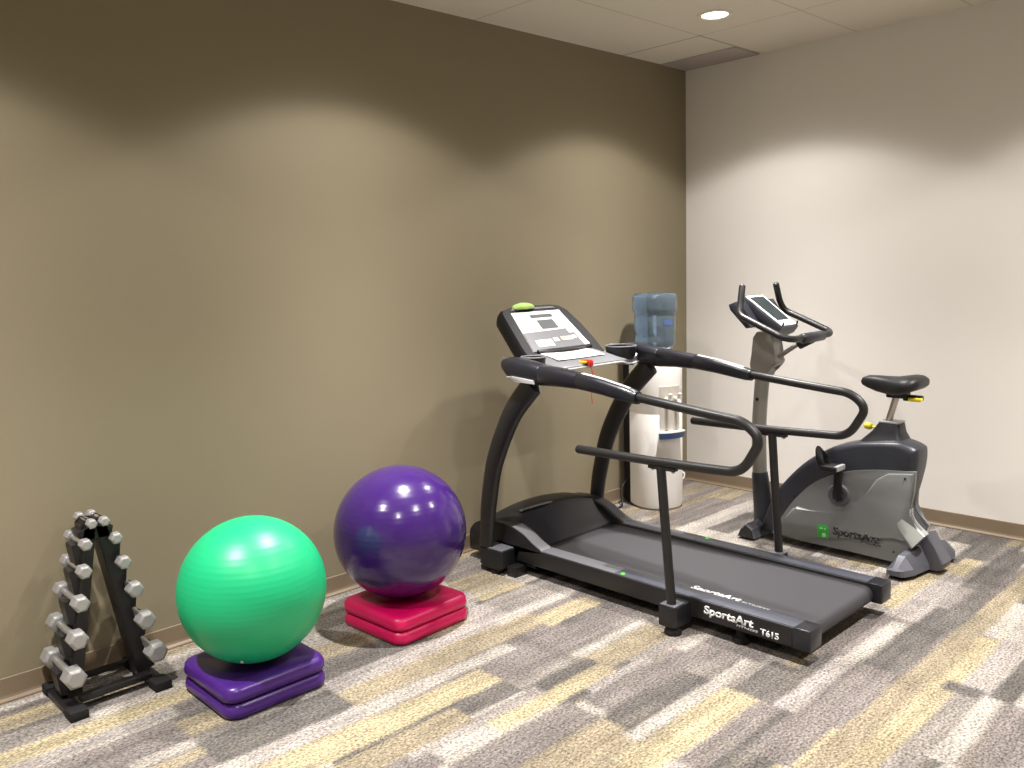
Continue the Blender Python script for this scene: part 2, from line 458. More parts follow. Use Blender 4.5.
def make_floor():
    st = .0125
    nx, ny = int(round(-X0/st))+1, int(round(-Y0/st))+1
    xs = np.linspace(X0, 0, nx); ys = np.linspace(Y0, 0, ny)
    X, Y = np.meshgrid(xs, ys)
    co = np.stack([X, Y, np.zeros_like(X)], -1).reshape(-1, 3)
    idx = np.arange(nx*ny).reshape(ny, nx)
    q = np.stack([idx[:-1, :-1], idx[:-1, 1:], idx[1:, 1:], idx[1:, :-1]], -1).reshape(-1, 4)
    me = bpy.data.meshes.new('floor')
    me.vertices.add(len(co)); me.vertices.foreach_set('co', co.ravel())
    me.loops.add(q.size); me.loops.foreach_set('vertex_index', q.ravel())
    me.polygons.add(len(q)); me.polygons.foreach_set('loop_start', np.arange(0, q.size, 4))
    me.update(); me.validate()
    c = 0
    for i in range(3):
        for j in range(3): c = c+carpet_colours(X+(i-1)*st*.42, Y+(j-1)*st*.42)/9
    c = c.reshape(-1, 3)*.485
    a = me.color_attributes.new('yarn', 'FLOAT_COLOR', 'POINT')
    a.data.foreach_set('color', np.concatenate([c, np.ones((len(c), 1))], 1).astype(np.float32).ravel())
    me.materials.append(M['carpet'])
    o = bpy.data.objects.new('floor', me); C.objects.link(o); o['kind'] = 'structure'
make_floor()
T = .1
struct('wall_left', box(BM(), X0-T, T, 0, T, 0, H+T), M['taupe'])
struct('wall_right', box(BM(), 0, T, Y0-T, 0, 0, H+T), M['pale'])
struct('wall_back', box(BM(), X0-T, X0, Y0, 0, 0, H+T), M['pale_far'])
struct('wall_front', box(BM(), X0-T, 0, Y0-T, Y0, 0, H+T), M['pale_far'])
struct('ceiling', box(BM(), X0, 0, Y0, 0, H, H+T), M['ceiling'])
def cove(bm, horizontal):
    """vinyl cove base: thin upright strip whose toe curls out over the carpet"""
    prof = [(0, .088), (.005, .088), (.0065, .086), (.0065, .022), (.009, .013), (.014, .008), (.022, .0055), (.022, .0), (0, 0)]
    if horizontal: prism(bm, [(-d, z) for d, z in prof], X0, 0, 'x')
    else: prism(bm, [(-d, z) for d, z in prof], Y0, 0, 'y')
    return bm
struct('baseboard_left', cove(BM(), True), M['base_vinyl'])
struct('baseboard_right', cove(BM(), False), M['base_vinyl'])
# grey panel in the ceiling corner
o = obj('ceiling_panel', box(BM(), -.285, -.001, -.545, -.001, H-.006, H, .002), M['grey_panel'])
rebase(o, (-.14, -.27, H)); tag(o, 'narrow grey ceiling panel in the corner between taupe and pale walls', 'ceiling panel')

# ------------------------------------------------------------------ recessed downlights: two rows of three
def downlight(x, y, label):
    t = thing('recessed_light', label, 'ceiling light', (x, y, H), 0, 'round recessed ceiling lights')
    bm = BM()
    lathe(bm, [(.066, 0), (.066, -.004), (.072, -.008), (.088, -.006), (.092, 0)], (x, y, H), 40)
    obj('trim_ring', bm, M['trim_white'], t)
    bm = BM(); lathe(bm, [(0, -.003), (.0665, -.003), (.0665, 0)], (x, y, H), 40)
    obj('lens', bm, M['lens'], t)
    l = bpy.data.lights.new('downlight_lamp', 'POINT')
    l.energy = LAMP_W; l.color = LAMP_COL; l.shadow_soft_size = .04
    l.use_nodes = True; nt = l.node_tree; em = nt.nodes['Emission']
    ies = nd(nt, 'ShaderNodeTexIES', mode='INTERNAL'); ies.ies = BEAM_TEXT; ies.inputs['Strength'].default_value = 1.0
    nt.links.new(ies.outputs['Fac'], em.inputs['Strength'])
    lo = bpy.data.objects.new('downlight_lamp', l); C.objects.link(lo)
    lo.parent = t; lo.location = (0, 0, -.06)
for x, y, lab in ((-.955, -.842, 'round lit ceiling light, the only one in view, over the corner'),
                  (-2.74, -.835, 'round lit ceiling light above the purple ball by the taupe wall'),
                  (-4.58, -.835, 'round lit ceiling light by the taupe wall left of the dumbbell rack'),
                  (-.93, -2.72, 'round lit ceiling light by the pale wall, behind the bike saddle'),
                  (-2.74, -2.72, 'round lit ceiling light over open carpet behind the treadmill'),
                  (-4.58, -2.66, 'round lit ceiling light over open carpet in front of the rack')):
    downlight(x, y, lab)

# ------------------------------------------------------------------ step risers and balls
def riser(name, label, loc, rz, m, h=.205, dish=0.):
    bm = BM(); q = 1.16
    prof = [(-.02, .0), (-.006, .004), (0, .014), (.0, .022), (-.002, .034), (-.010, .045), (-.022, .0495), (-.032, .05), (-.055, .05), (-.075, .0455), (-.105, .0445)]
    rings = []
    for d, z in prof:
        hx = h+d; rr = max(.012, .058+d)
        rings.append([(x, y, z*q) for x, y in rrect(hx, hx, rr, 6)])
    ring_loft(bm, rings, True, True)
    o = obj(name, bm, m, smooth=50); o.location = loc; o.rotation_euler = (0, 0, rz)
    tag(o, label, 'step riser', 'square stackable step risers under the balls')
    return o
riser('step_riser', 'purple square step riser on the carpet, lower of the purple pair', (-3.600, -.577, 0), 0, M['purple_block'], .200)
riser('step_riser', 'purple square step riser directly under the green ball', (-3.600, -.577, .058), 0, M['purple_block'], .200)
riser('step_riser', 'crimson square step riser on the carpet, lower of the crimson pair', (-2.856, -.512, 0), math.radians(3), M['red_block'])
riser('step_riser', 'crimson square step riser directly under the purple ball', (-2.856, -.512, .058), math.radians(3), M['red_block'])
def ball(label, loc, r, m, tilt):
    t = thing('stability_ball', label, 'exercise ball', loc, 0, 'inflated stability balls')
    bm = BM(); bmesh.ops.create_uvsphere(bm, u_segments=64, v_segments=40, radius=r)
    bm.transform(Matrix.Rotation(tilt[0], 4, 'X') @ Matrix.Rotation(tilt[1], 4, 'Y'))
    bm.transform(Matrix.Translation((0, 0, r)))
    b = obj('ball_skin', bm, m, t, smooth=180, local=True)
    return t
g = ball('large green inflated ball resting on the purple risers', (-3.586, -.580, .1105), .2645, M['ball_green'], (.25, .3))
bm = BM(); lathe(bm, [(0, .004), (.006, .004), (.007, 0), (.004, -.008)], (0, 0, 0), 14)
d = Vector((-.45, -.45, -.80)).normalized()
bm.transform(Matrix.Translation(Vector((0, 0, .2645))+d*.264) @ d.to_track_quat('Z', 'Y').to_matrix().to_4x4())
o = obj('valve_plug', bm, M['white_plastic'], g, local=True); o['label'] = 'small white valve plug'
ball('large shiny purple inflated ball resting on the crimson risers', (-2.843, -.483, .1105), .2855, M['ball_purple'], (.12, .1))

# ------------------------------------------------------------------ dumbbell rack
RX = -3.99
rack = thing('dumbbell_rack', 'black A-frame dumbbell rack standing against the taupe wall', 'dumbbell rack', (RX, -.17, 0))
pairs = [(.016, .650, .067), (.052, .583, .080), (.068, .490, .088), (.094, .383, .100), (.118, .262, .112), (.143, .132, .119)]
for s in (-1, 1):
    xf = RX+s*.146-.008
    bm = BM(); box(bm, xf-.027, xf+.027, -.35, -.035, .004, .024, .003)
    ft = obj('base_foot', bm, M['black_metal'], rack)
    for ya, yb in ((-.358, -.285), (-.085, -.028)):
        obj('rubber_end', box(BM(), xf-.031, xf+.031, ya, yb, 0, .034, .004), M['rubber'], ft)
    # upright: a folded channel leaning in to the apex
    xb, xt = RX+s*.124, RX+s*.016
    bm = BM()
    z0, z1 = .024, .655
    sec = [(-.022, -.042), (.024, -.042), (.024, .042), (-.022, .042)]
    rings = [[(xx-s*dx*1.0, -.17+dy, zz) for dx, dy in sec] for xx, zz in ((xb, z0), (xt, z1))]
    ring_loft(bm, rings)
    bmesh.ops.bevel(bm, geom=list(bm.edges), offset=.004, segments=2, affect='EDGES')
    up = obj('upright', bm, M['black_metal'], rack)
    # saw-tooth cradles on its outer edge, one under each dumbbell handle
    for i, (dx, z, hl) in enumerate(pairs):
        hx = RX+s*(dx+ (0.0))
        f = (z-z0)/(z1-z0); ex = xb+(xt-xb)*f+s*.010; rr = .0095+.0008*i
        tip = hx+s*.022
        lo = min(.098, z-.026)
        out = [(ex, z-lo), (hx+s*.022, z-lo+.006), (tip+s*.010, z-.024), (tip+s*.010, z-.008), (hx+s*(rr+.002), z-.005), (hx+s*rr*.7, z-rr*.9), (hx, z-rr*1.2-.001), (hx-s*rr*.8, z-rr*.9), (hx-s*(rr+.002), z+.004), (ex, z+.012)]
        obj('cradle', prism(BM(), out, -.17-.034, -.17+.034, 'y'), M['black_metal'], up, smooth=0)
obj('crossbar', box(BM(), RX-.125, RX+.125, -.285, -.245, .028, .05, .003), M['black_metal'], rack)
obj('crossbar', box(BM(), RX-.125, RX+.125, -.10, -.07, .028, .046, .003), M['black_metal'], rack)
bm = BM(); prism(bm, [(RX-.05, .618), (RX+.05, .618), (RX+.062, .655), (RX+.03, .668), (RX-.03, .668), (RX-.062, .655)], -.212, -.128, 'y', .004)
# the cap sits below the two topmost handles
bm.transform(Matrix.Translation((0, 0, -.036)))
obj('top_cap', bm, M['black_metal'], rack)

hr = [.0205, .0245, .0285, .0335, .0385, .0435]
hlen = [.036, .042, .048, .055, .062, .068]
names = ['at the very top', 'second from the top', 'third from the top', 'fourth from the top', 'second from the bottom', 'at the bottom']
def dumbbell(x, z, hl, i, label):
    t = thing('dumbbell', label, 'dumbbell', (x, -.17, z), 0, 'grey hex dumbbells on the rack')
    bm = BM(); rr = .0095+.0008*i
    lathe(bm, [(rr, -hl+hlen[i]*.3), (rr, -hl*.35), (rr*1.18, 0), (rr, hl*.35), (rr, hl-hlen[i]*.3)], (0, 0, 0), 16, 'y')
    h_ = obj('handle', bm, M['chrome'], t, local=True); h_['label'] = 'dull metal handle'
    for s in (-1, 1):
        bm = BM()
        R_, L_ = hr[i]*.90, hlen[i]
        lathe(bm, [(R_*.72, -L_/2), (R_, -L_/2+R_*.22), (R_, L_/2-R_*.22), (R_*.72, L_/2)], (0, s*hl, 0), 6, 'y')
        bmesh.ops.bevel(bm, geom=list(bm.edges), offset=.0015, segments=1, affect='EDGES')
        obj('head', bm, M['hex_grey'], t, local=True, smooth=20)
    return t
for s, side in ((-1, 'left'), (1, 'right')):
    for i, (dx, z, hl) in enumerate(pairs):
        x = RX+s*dx
        if i == 0: x = RX+s*.0215
        dumbbell(x, z, hl, i, 'grey hex dumbbell, %s leg of the rack, %s' % (side, names[i]))

# ------------------------------------------------------------------ treadmill
TX = -1.76                      # its long axis runs along y, front towards the taupe wall
tm = thing('treadmill', 'black treadmill with long side handrails facing the taupe wall', 'treadmill', (TX, -1.05, 0))
HW = .44                        # handrail planes
# base frame, belt, foot rails
for s in (-1, 1):
    xa, xb_ = sorted((TX+s*.350, TX+s*.300))
    obj('frame_beam', box(BM(), xa, xb_, -1.90, -.35, .062, .118, .004), M['black_metal'], tm)
obj('cross_member', box(BM(), TX-.33, TX+.33, -.75, -.70, .05, .10, .004), M['black_metal'], tm)
obj('cross_member', box(BM(), TX-.33, TX+.33, -1.55, -1.50, .056, .095, .004), M['black_metal'], tm)
bm = BM()
prof = [(-.45, .131), (-1.2, .131), (-1.93, .131)]
cy, cz, rr = -1.93, .092, .039
for k in range(1, 13):
    a = PI/2+PI*k/12
    prof.append((cy+rr*math.cos(a), cz+rr*math.sin(a)))
prof += [(-1.2, .053), (-.50, .053), (-.45, .058)]
prism(bm, prof, TX-.272, TX+.272, 'x')
belt = obj('running_belt', bm, M['belt'], tm, smooth=40)
# belt object coordinates: x from the axis, y from the room corner
belt.data.transform(Matrix.Translation((0, -1.05, 0))); belt.location = (0, 1.05, 0)
for s in (-1, 1):
    xo, xi = TX+s*.357, TX+s*.268
    a, b = min(xo, xi), max(xo, xi)
    bm = BM(); box(bm, a, b, -1.945, -.30, .062, .144, .006, 3)
    fr = obj('foot_rail', bm, M['rail_black'], tm)
    bm = BM(); box(bm, a+.004, b-.004, -1.94, -1.07, .142, .1465, .002)
    p = obj('rail_cover', bm, M['rail_grey'], fr); p['label'] = 'slate grey top strip'
    bm = BM(); box(bm, a+.004, b-.004, -1.07, -.60, .142, .147, .002)
    p = obj('grip_strip', bm, M['rail_grip'], fr); p['label'] = 'paler grey front strip'
    bm = BM(); lathe(bm, [(0, .0015), (.010, .0015), (.011, 0)], (TX+s*.333, -1.105, .1465), 20)
    p = obj('green_dot', bm, M['green_dot'], fr); p['label'] = 'small green dot'
    bm = BM(); box(bm, a-.002, b+.002, -2.005, -1.935, .062, .147, .006, 3)
    obj('end_cap', bm, M['blue_black'], tm)
    # levelling foot below the rear, transport block below the front
    bm = BM(); lathe(bm, [(.02, .066), (.02, .03), (.034, .022), (.034, 0)], (TX+s*.315, -1.69, 0), 20)
    obj('levelling_foot', bm, M['rubber'], tm)
    # uprights: socket, plate, foot, curved oval arm
    xs = TX+s*HW
    bm = BM(); prism(bm, [(-.272, .034), (-.272, .122), (-.435, .122), (-.435, .045), (-.415, .022), (-.30, .022)], *sorted((TX+s*.345, TX+s*.449)), 'x', .010)
    sk = obj('front_socket', bm, M['black_plastic'], tm)
    bm = BM(); box(bm, *sorted((TX+s*.352, TX+s*.443)), -.428, -.278, .121, .128, .002)
    obj('socket_plate', bm, M['rail_grip'], sk)
    bm = BM(); lathe(bm, [(.02, .04), (.036, .014), (.036, 0)], (TX+s*.412, -.365, 0), 20)
    obj('rubber_foot', bm, M['rubber'], sk)
    bm = BM(); box(bm, min(xs+s*-.02, TX+s*.34), max(xs+s*-.02, TX+s*.34), -.50, -.44, .0, .05, .004)
    obj('roller_bracket', bm, M['black_metal'], sk)
    cpts = [(-.330, .130), (-.338, .2), (-.348, .31), (-.364, .4), (-.385, .50), (-.413, .59), (-.475, .72), (-.555, .85), (-.68, .982)]
    pts = catmull([(TX+s*(.418+.022*min(1, z/.9)), y+.036*max(0, 1-z/.95), z) for y, z in cpts], 5)
    bm = BM(); n = len(pts)
    tube(bm, pts, .030, 20, ry=[.044+.014*i/n for i in range(n)], side=(1, 0, 0))
    obj('upright', bm, M['tube_black'], tm, smooth=50)
    # rear post in its socket
    xr = TX+s*HW
    bm = BM(); prism(bm, [(xr+s*dx, y) for dx, y in [(.026, -1.398), (-.09, -1.398), (-.09, -1.478), (.010, -1.478), (.026, -1.464)]], .034, .124, 'z', .007)
    sk = obj('rear_socket', bm, M['black_plastic'], tm)
    bm = BM(); box(bm, *sorted((xr+s*.024, xr-s*.05)), -1.474, -1.402, .123, .129, .002)
    obj('socket_plate', bm, M['rail_grip'], sk)
    bm = BM(); lathe(bm, [(.02, .04), (.036, .014), (.036, 0)], (xr-s*.01, -1.443, 0), 20)
    obj('rubber_foot', bm, M['rubber'], sk)
    bm = BM(); tube(bm, [(xr-s*.006, -1.440, .124), (xr-s*.003, -1.423, .33), (xr, -1.395, .70)], .0195, 16)
    obj('rear_post', bm, M['tube_black'], tm)
    # handrail: upper run, turn, lower run
    pts = fillet([(xr, -1.262, .972), (xr, -1.56, .941), (xr, -1.775, .921), (xr, -1.845, .86), (xr, -1.765, .726), (xr, -1.41, .714), (xr, -.952, .711)], [.2, .055, .07, .06, .2], 8)
    bm = BM(); tube(bm, pts, .019, 16, round_caps=True)
    hr_ = obj('handrail', bm, M['tube_black'], tm, smooth=50)
    bm = BM(); box(bm, xr-.016, xr+.016, -1.47, -1.34, .686, .699, .003)
    obj('post_clamp', bm, M['black_metal'], hr_)
    for yy in (-1.455, -1.355): obj('clamp_bolt', lathe(BM(), [(.009, .688), (.009, .682), (.005, .678)], (xr, yy, 0), 10), M['chrome'], hr_)
    # console arm: broad wing at the front tapering back to the tube
    st = [(-.488, 1.070, .012, .012), (-.505, 1.062, .035, .028), (-.54, 1.052, .046, .046), (-.60, 1.044, .054, .055), (-.74, 1.028, .049, .049), (-.75, 1.027, .0465, .0465), (-.752, 1.027, .048, .048), (-.86, 1.024, .044, .042), (-.97, 1.016, .038, .0365)]
    bm = BM()
    def sec(y, z, hx, hz, xs=xs):
        return [(xs+hx*math.copysign(abs(math.cos(2*PI*k/24))**.75, math.cos(2*PI*k/24)), y, z+hz*math.copysign(abs(math.sin(2*PI*k/24))**.75, math.sin(2*PI*k/24))) for k in range(24)]
    ring_loft(bm, [sec(*q) for q in st])
    am = obj('console_arm', bm, M['blue_black'], tm, smooth=50)
    bm = BM()
    ring_loft(bm, [sec(*q) for q in [(-.970, 1.016, .037, .0355), (-.972, 1.016, .0385, .037), (-1.09, 1.002, .035, .035), (-1.2, .983, .032, .0325), (-1.262, .972, .030, .030), (-1.27, .970, .0275, .0275), (-1.285, .968, .026, .026)]])
    gp = obj('grip_sleeve', bm, M['blue_black'], am, smooth=50)
    # bright pulse plate over the top of the sleeve
    bm = BM(); rings = []
    for y, z, hx, hz in [(-.985, 1.015, .0395, .0378), (-1.09, 1.002, .0362, .0362), (-1.2, .983, .0333, .0338), (-1.245, .975, .0315, .0318)]:
        o_ = [(xs+hx*math.cos(a), y, z+hz*math.sin(a)) for a in np.linspace(.28*PI, .80*PI, 9)]
        i_ = [(xs+hx*.94*math.cos(a), y, z+hz*.94*math.sin(a)) for a in np.linspace(.80*PI, .28*PI, 9)]
        rings.append(o_+i_)
    ring_loft(bm, rings)
    p = obj('pulse_plate', bm, M['pulse_silver'], gp, smooth=50); p['label'] = 'silver pulse sensor plate'
    # pale trim stripe along the underside of the wing
    bm = BM()
    so = xs+s*.047
    prism(bm, [(-.560, 1.012), (-.60, 1.016), (-.735, 1.006), (-.738, .988), (-.62, .992), (-.585, .998)], min(so, so+s*.010), max(so, so+s*.010), 'x', .002)
    p = obj('trim_stripe', bm, M['silver_plastic'], am); p['label'] = 'pale silver trim stripe'

# motor cover
bm = BM(); rings = []
secs = [(-.075, .045, .05), (-.080, .11, .125), (-.10, .155, .185), (-.14, .19, .232), (-.20, .215, .268), (-.27, .228, .288), (-.34, .23, .292), (-.375, .225, .285), (-.41, .207, .262), (-.46, .178, .215), (-.51, .152, .172), (-.560, .134, .136)]
for y, zs, zm in secs:
    top = []
    for k in range(25):
        u = -1+2*k/24
        top.append((TX+u*.338, y, zs+(zm-zs)*(1-abs(u)**2.2)))
    rings.append(top+[(TX+.338, y, .04), (TX-.338, y, .04)])
ring_loft(bm, rings)
mc = obj('motor_cover', bm, M['black_plastic'], tm, smooth=40)
# glossy recessed face towards the belt
bm = BM(); rings = []
for y, zs, zm in [(-.395, .2185, .2735), (-.43, .197, .241), (-.48, .169, .200), (-.557, .136, .1375)]:
    q = []
    for k in range(17):
        u = -.80+1.6*k/16; q.append((TX+u*.338, y, .004+zs+(zm-zs)*(1-abs(u)**2.2)))
    q2 = [(x, yy, zz-.006) for x, yy, zz in q[::-1]]
    rings.append(q+q2)
ring_loft(bm, rings)
obj('front_face', bm, M['blue_black'], mc, smooth=40)
bm = BM(); tube(bm, [(-1.985, -.352, .2745), (-1.885, -.372, .2835), (-1.795, -.384, .2845)], .012, 10, ry=.004, side=(0, 1, 0), round_caps=True)
p = obj('handle_slot', bm, M['strip_grey'], mc); p['label'] = 'silver slot on the cover'
for s in (-1, 1):
    xo, xi = TX+s*.357, TX+s*.272
    out = smooth2([(-.625, .1445), (-.56, .17), (-.50, .203), (-.42, .228), (-.33, .236), (-.22, .228), (-.12, .185), (-.09, .12)], 5)+[(-.09, .05), (-.44, .05), (-.46, .12), (-.62, .13)]
    bm = BM(); prism(bm, out, min(xo, xi), max(xo, xi), 'x', .006)
    sc = obj('side_cover', bm, M['black_plastic'], tm)
    line_ = smooth2([(-.62, .1485), (-.56, .1735), (-.50, .2065), (-.42, .2325)], 5)
    out = line_+[(y, z-.006) for y, z in line_[::-1]]
    bm = BM(); prism(bm, out, min(xo-s*.004, xi+s*.012), max(xo-s*.004, xi+s*.012), 'x', .001)
    p = obj('cover_strip', bm, M['strip_grey'] if s < 0 else M['rail_grip'], sc); p['label'] = 'silver curved strip'

# console: cross tray between the arms
def ease(v, a=.5, b=.8):
    t = min(1, max(0, (v-a)/(b-a))); return t*t*(3-2*t)
bm = BM(); rings = []
for k in range(17):
    u = -1+2*k/16; x = TX+u*.405
    e = abs(u)**3
    yb, yf = -.44, -.675+.035*ease(abs(u))     # wall side, rider side
    zt_b, zt_f = 1.092-.04*ease(abs(u), .5, .75)*(abs(u) < .93), 1.040-.012*ease(abs(u), .5, .75)+.04*ease(abs(u), .9, 1)
    th = .022+.028*e
    rings.append([(x, yb, zt_b), (x, (yb+yf)/2, (zt_b+zt_f)/2+.004), (x, yf+.012, zt_f), (x, yf, zt_f-.008), (x, yf+.004, zt_f-th), (x, (yb+yf)/2, zt_b-.055), (x, yb, zt_b-.06)])
ring_loft(bm, rings)
tray = obj('console_tray', bm, M['tray_grey'], tm, smooth=40)
bm = BM(); pts = []
for k in range(25):
    u = -.97+1.94*k/24; e = abs(u)**3
    pts.append((TX+u*.405, -.675+.035*ease(abs(u))-.001, 1.040-.012*ease(abs(u), .5, .75)+.04*ease(abs(u), .9, 1)-(.022+.028*e*(abs(u) > .9))+.004-.010*ease(abs(u), .5, .8)))
tube(bm, pts, .0055, 8)
p = obj('tray_lip', bm, M['pulse_silver'], tray, smooth=60); p['label'] = 'bright silver lip'
for s in (-1, 1):
    cx, cy_ = TX+s*.330, -.575
    cr = .060 if s < 0 else .082
    bm = BM(); lathe(bm, [(0, 1.006), (.58*cr, 1.008), (.82*cr, 1.020), (.95*cr, 1.048), (cr, 1.084), (cr, 1.089), (.92*cr, 1.089), (.88*cr, 1.05), (.68*cr, 1.026), (0, 1.020)], (cx, cy_, 0), 32)
    cup = obj('cup_holder', bm, M['black_plastic'], tray)
    bm = BM(); tube(bm, [(cx+(cr-.002)*math.cos(a), cy_+(cr-.002)*math.sin(a), 1.090) for a in np.linspace(0, 2*PI, 33)], .004, 8)
    p = obj('cup_rim', bm, M['tray_grey'], cup); p['label'] = 'silver rim'
# console head: a sloping slab
A0 = Vector((TX, -.475, 1.087)); A1 = Vector((TX, -.262, 1.290))
vdir = (A1-A0).normalized(); LV = (A1-A0).length; nrm = Vector((0, -vdir.z, vdir.y))       # towards the rider and up
def cpt(u, v, d=0.): return Vector((TX+u, 0, 0))+Vector((0, A0.y, A0.z))+vdir*v+nrm*d
front = [(-.278, -.03), (-.272, .06), (-.252, .20), (-.240, .285), (-.222, .312), (-.17, .326), (0, .334), (.16, .332), (.215, .320), (.250, .285), (.280, .18), (.292, .06), (.292, -.03)]
back = [(u*.93, v*.93+.02) for u, v in front]
bm = BM()
ring_loft(bm, [[cpt(u*.97, v*.985, .0) for u, v in front], [cpt(u, v, -.012) for u, v in front], [cpt(u, v, -.045) for u, v in front], [cpt(u, v, -.085) for u, v in back], [cpt(u*.8, v*.8+.03, -.105) for u, v in front]])
head = obj('console_head', bm, M['console_black'], tm, smooth=40)
def cplate(name, m, pts, d0, d1, parent):
    bm = BM(); A = [bm.verts.new(cpt(u, v, d0)) for u, v in pts]; B = [bm.verts.new(cpt(u, v, d1)) for u, v in pts]
    bm.faces.new(A); bm.faces.new(B[::-1]); n = len(A)
    for i in range(n): bm.faces.new((A[i], B[i], B[(i+1) % n], A[(i+1) % n]))
    return obj(name, bm, m, parent, smooth=0)
def cst(s, t):                                    # fraction across and down the white panel
    hw = .178+(.216-.178)*t
    return (-hw+2*hw*s, (LV-.012)*(1-t)+.012*t)
def quad(s0, s1, t0, t1): return [cst(s0, t0), cst(s1, t0), cst(s1, t1), cst(s0, t1)]
fp = cplate('face_panel', M['panel_white'], quad(0, 1, 0, 1), -.002, .004, head); fp['label'] = 'white control panel'
def on_panel(name, m, q, d=.006, lab=None):
    o = cplate(name, m, q, .003, d, fp)
    if lab: o['label'] = lab
on_panel('header_window', M['lcd'], quad(.32, .76, .09, .17), lab='narrow grey readout')
on_panel('screen', M['lcd'], quad(.39, .70, .24, .47), lab='square grey screen')
on_panel('keypad_band', M['panel_grey'], [cst(0, .53), cst(.5, .52), cst(.90, .50), cst(.90, 1), cst(0, 1)], .0055, 'grey keypad band')
on_panel('key', M['panel_white'], quad(.12, .40, .74, .91), .0075); on_panel('key', M['panel_white'], quad(.44, .53, .72, .81), .0075)
on_panel('key', M['tan_key'], quad(.58, .78, .71, .81), .0075, 'tan key')
on_panel('key', M['panel_white'], quad(.80, .88, .53, .63), .0075); on_panel('key', M['panel_white'], quad(.80, .86, .70, .78), .0075)
cplate('top_band', M['panel_grey'], [(-.165, LV+.006), (.165, LV+.006), (.15, LV+.018), (-.15, LV+.018)], -.002, .004, head)
bm = BM(); ring_loft(bm, [[(x, -.478-.020*(1-u*u), 1.086), (x, -.478-.034*(1-u*u), 1.100), (x, -.470-.02*(1-u*u), 1.108), (x, -.455, 1.10)] for x, u in [(TX-.19+.40*k/10, -1+k/5) for k in range(11)]])
obj('book_ledge', bm, M['black_plastic'], tray)
# white instruction sheet lying on the tray
bm = BM()
def tray_top(u, f):
    e = abs(u)**3; yb, yf = -.44, -.675+.035*ease(abs(u)); zb, zf = 1.092, 1.040+.030*e
    y = yb+(yf-yb)*f; return y, zb+(zf-zb)*f+.0035+.004*(1-abs(2*f-1))+.0015
rings = []
for k in range(9):
    x = TX-.19+.345*k/8; u = (x-TX)/.405
    p0, p1, p2 = tray_top(u, .20), tray_top(u, .45), tray_top(u, .72)
    rings.append([(x, *p0), (x, *p1), (x, *p2), (x, p2[0], p2[1]-.001), (x, p1[0], p1[1]-.001), (x, p0[0], p0[1]-.001)])
ring_loft(bm, rings)
o = obj('instruction_sheet', bm, M['paper'], smooth=40); rebase(o, (TX, -.55, 1.08))
tag(o, 'white paper sheet lying on the treadmill console tray', 'paper')
# red safety key with its cord
bm = BM(); box(bm, TX-.065, TX-.025, -.684, -.635, 1.041, 1.056, .004); box(bm, TX-.062, TX-.028, -.692, -.680, 1.024, 1.052, .004)
sk = obj('safety_key', bm, M['red'], tm); sk['label'] = 'red safety key'
bm = BM(); box(bm, TX-.080, TX-.066, -.684, -.64, 1.041, 1.052, .002)
p = obj('key_tab', bm, M['yellow'], sk); p['label'] = 'small yellow tab'
bm = BM(); tube(bm, catmull([(TX-.045, -.688, 1.03), (TX-.04, -.697, .97), (TX-.05, -.692, .90), (TX-.035, -.686, .84)], 5), .0022, 6)
p = obj('cord', bm, M['red'], sk); p['label'] = 'thin red cord'
# lime pad on top of the console
bm = BM(); bmesh.ops.create_uvsphere(bm, u_segments=24, v_segments=12, radius=1)
for v in bm.verts:
    k = 1+.1*noise.noise(v.co*2.3)
    v.co = Vector((v.co.x*.075*k, v.co.y*.035*k, max(v.co.z, -.35)*.024*k))
bm.transform(Matrix.Translation((TX-.066, -.250, 1.309)))
o = obj('cloth_pad', bm, M['lime'], smooth=180); rebase(o, (TX-.066, -.250, 1.302))
tag(o, 'lime green pad lying on the top edge of the treadmill console', 'pad')

# lettering on the treadmill
sx = TX-.357
bm = BM(); prism(bm, [(y, z) for y, z in [(-1.50, .070), (-1.50, .137), (-1.93, .137), (-1.93, .070)]], sx-.0016, sx+.002, 'x')
nm = obj('name_plate', bm, M['black_metal'], tm)
text_obj('maker_name', 'SportsArt', M['text_white'], nm, (sx-.0016, -1.545, .094), (0, -1, 0), (0, 0, 1), .034, .225, .035, .08)
text_obj('maker_word', 'FITNESS', M['text_grey'], nm, (sx-.0016, -1.695, .0795), (0, -1, 0), (0, 0, 1), .009, .095, .02, .08)
text_obj('model_number', 'T615', M['text_white'], nm, (sx-.0016, -1.800, .077), (0, -1, 0), (0, 0, 1), .026, .078, .03)
text_obj('maker_name', 'SportsArt', M['text_white'], belt, (TX-.245, -1.40, .1310), (0, -1, 0), (1, 0, 0), .040, .235, .03, .1, .0008)
text_obj('maker_word', 'FITNESS', M['text_grey'], belt, (TX-.245, -1.645, .1310), (0, -1, 0), (1, 0, 0), .014, .125, .015, .1, .0008)

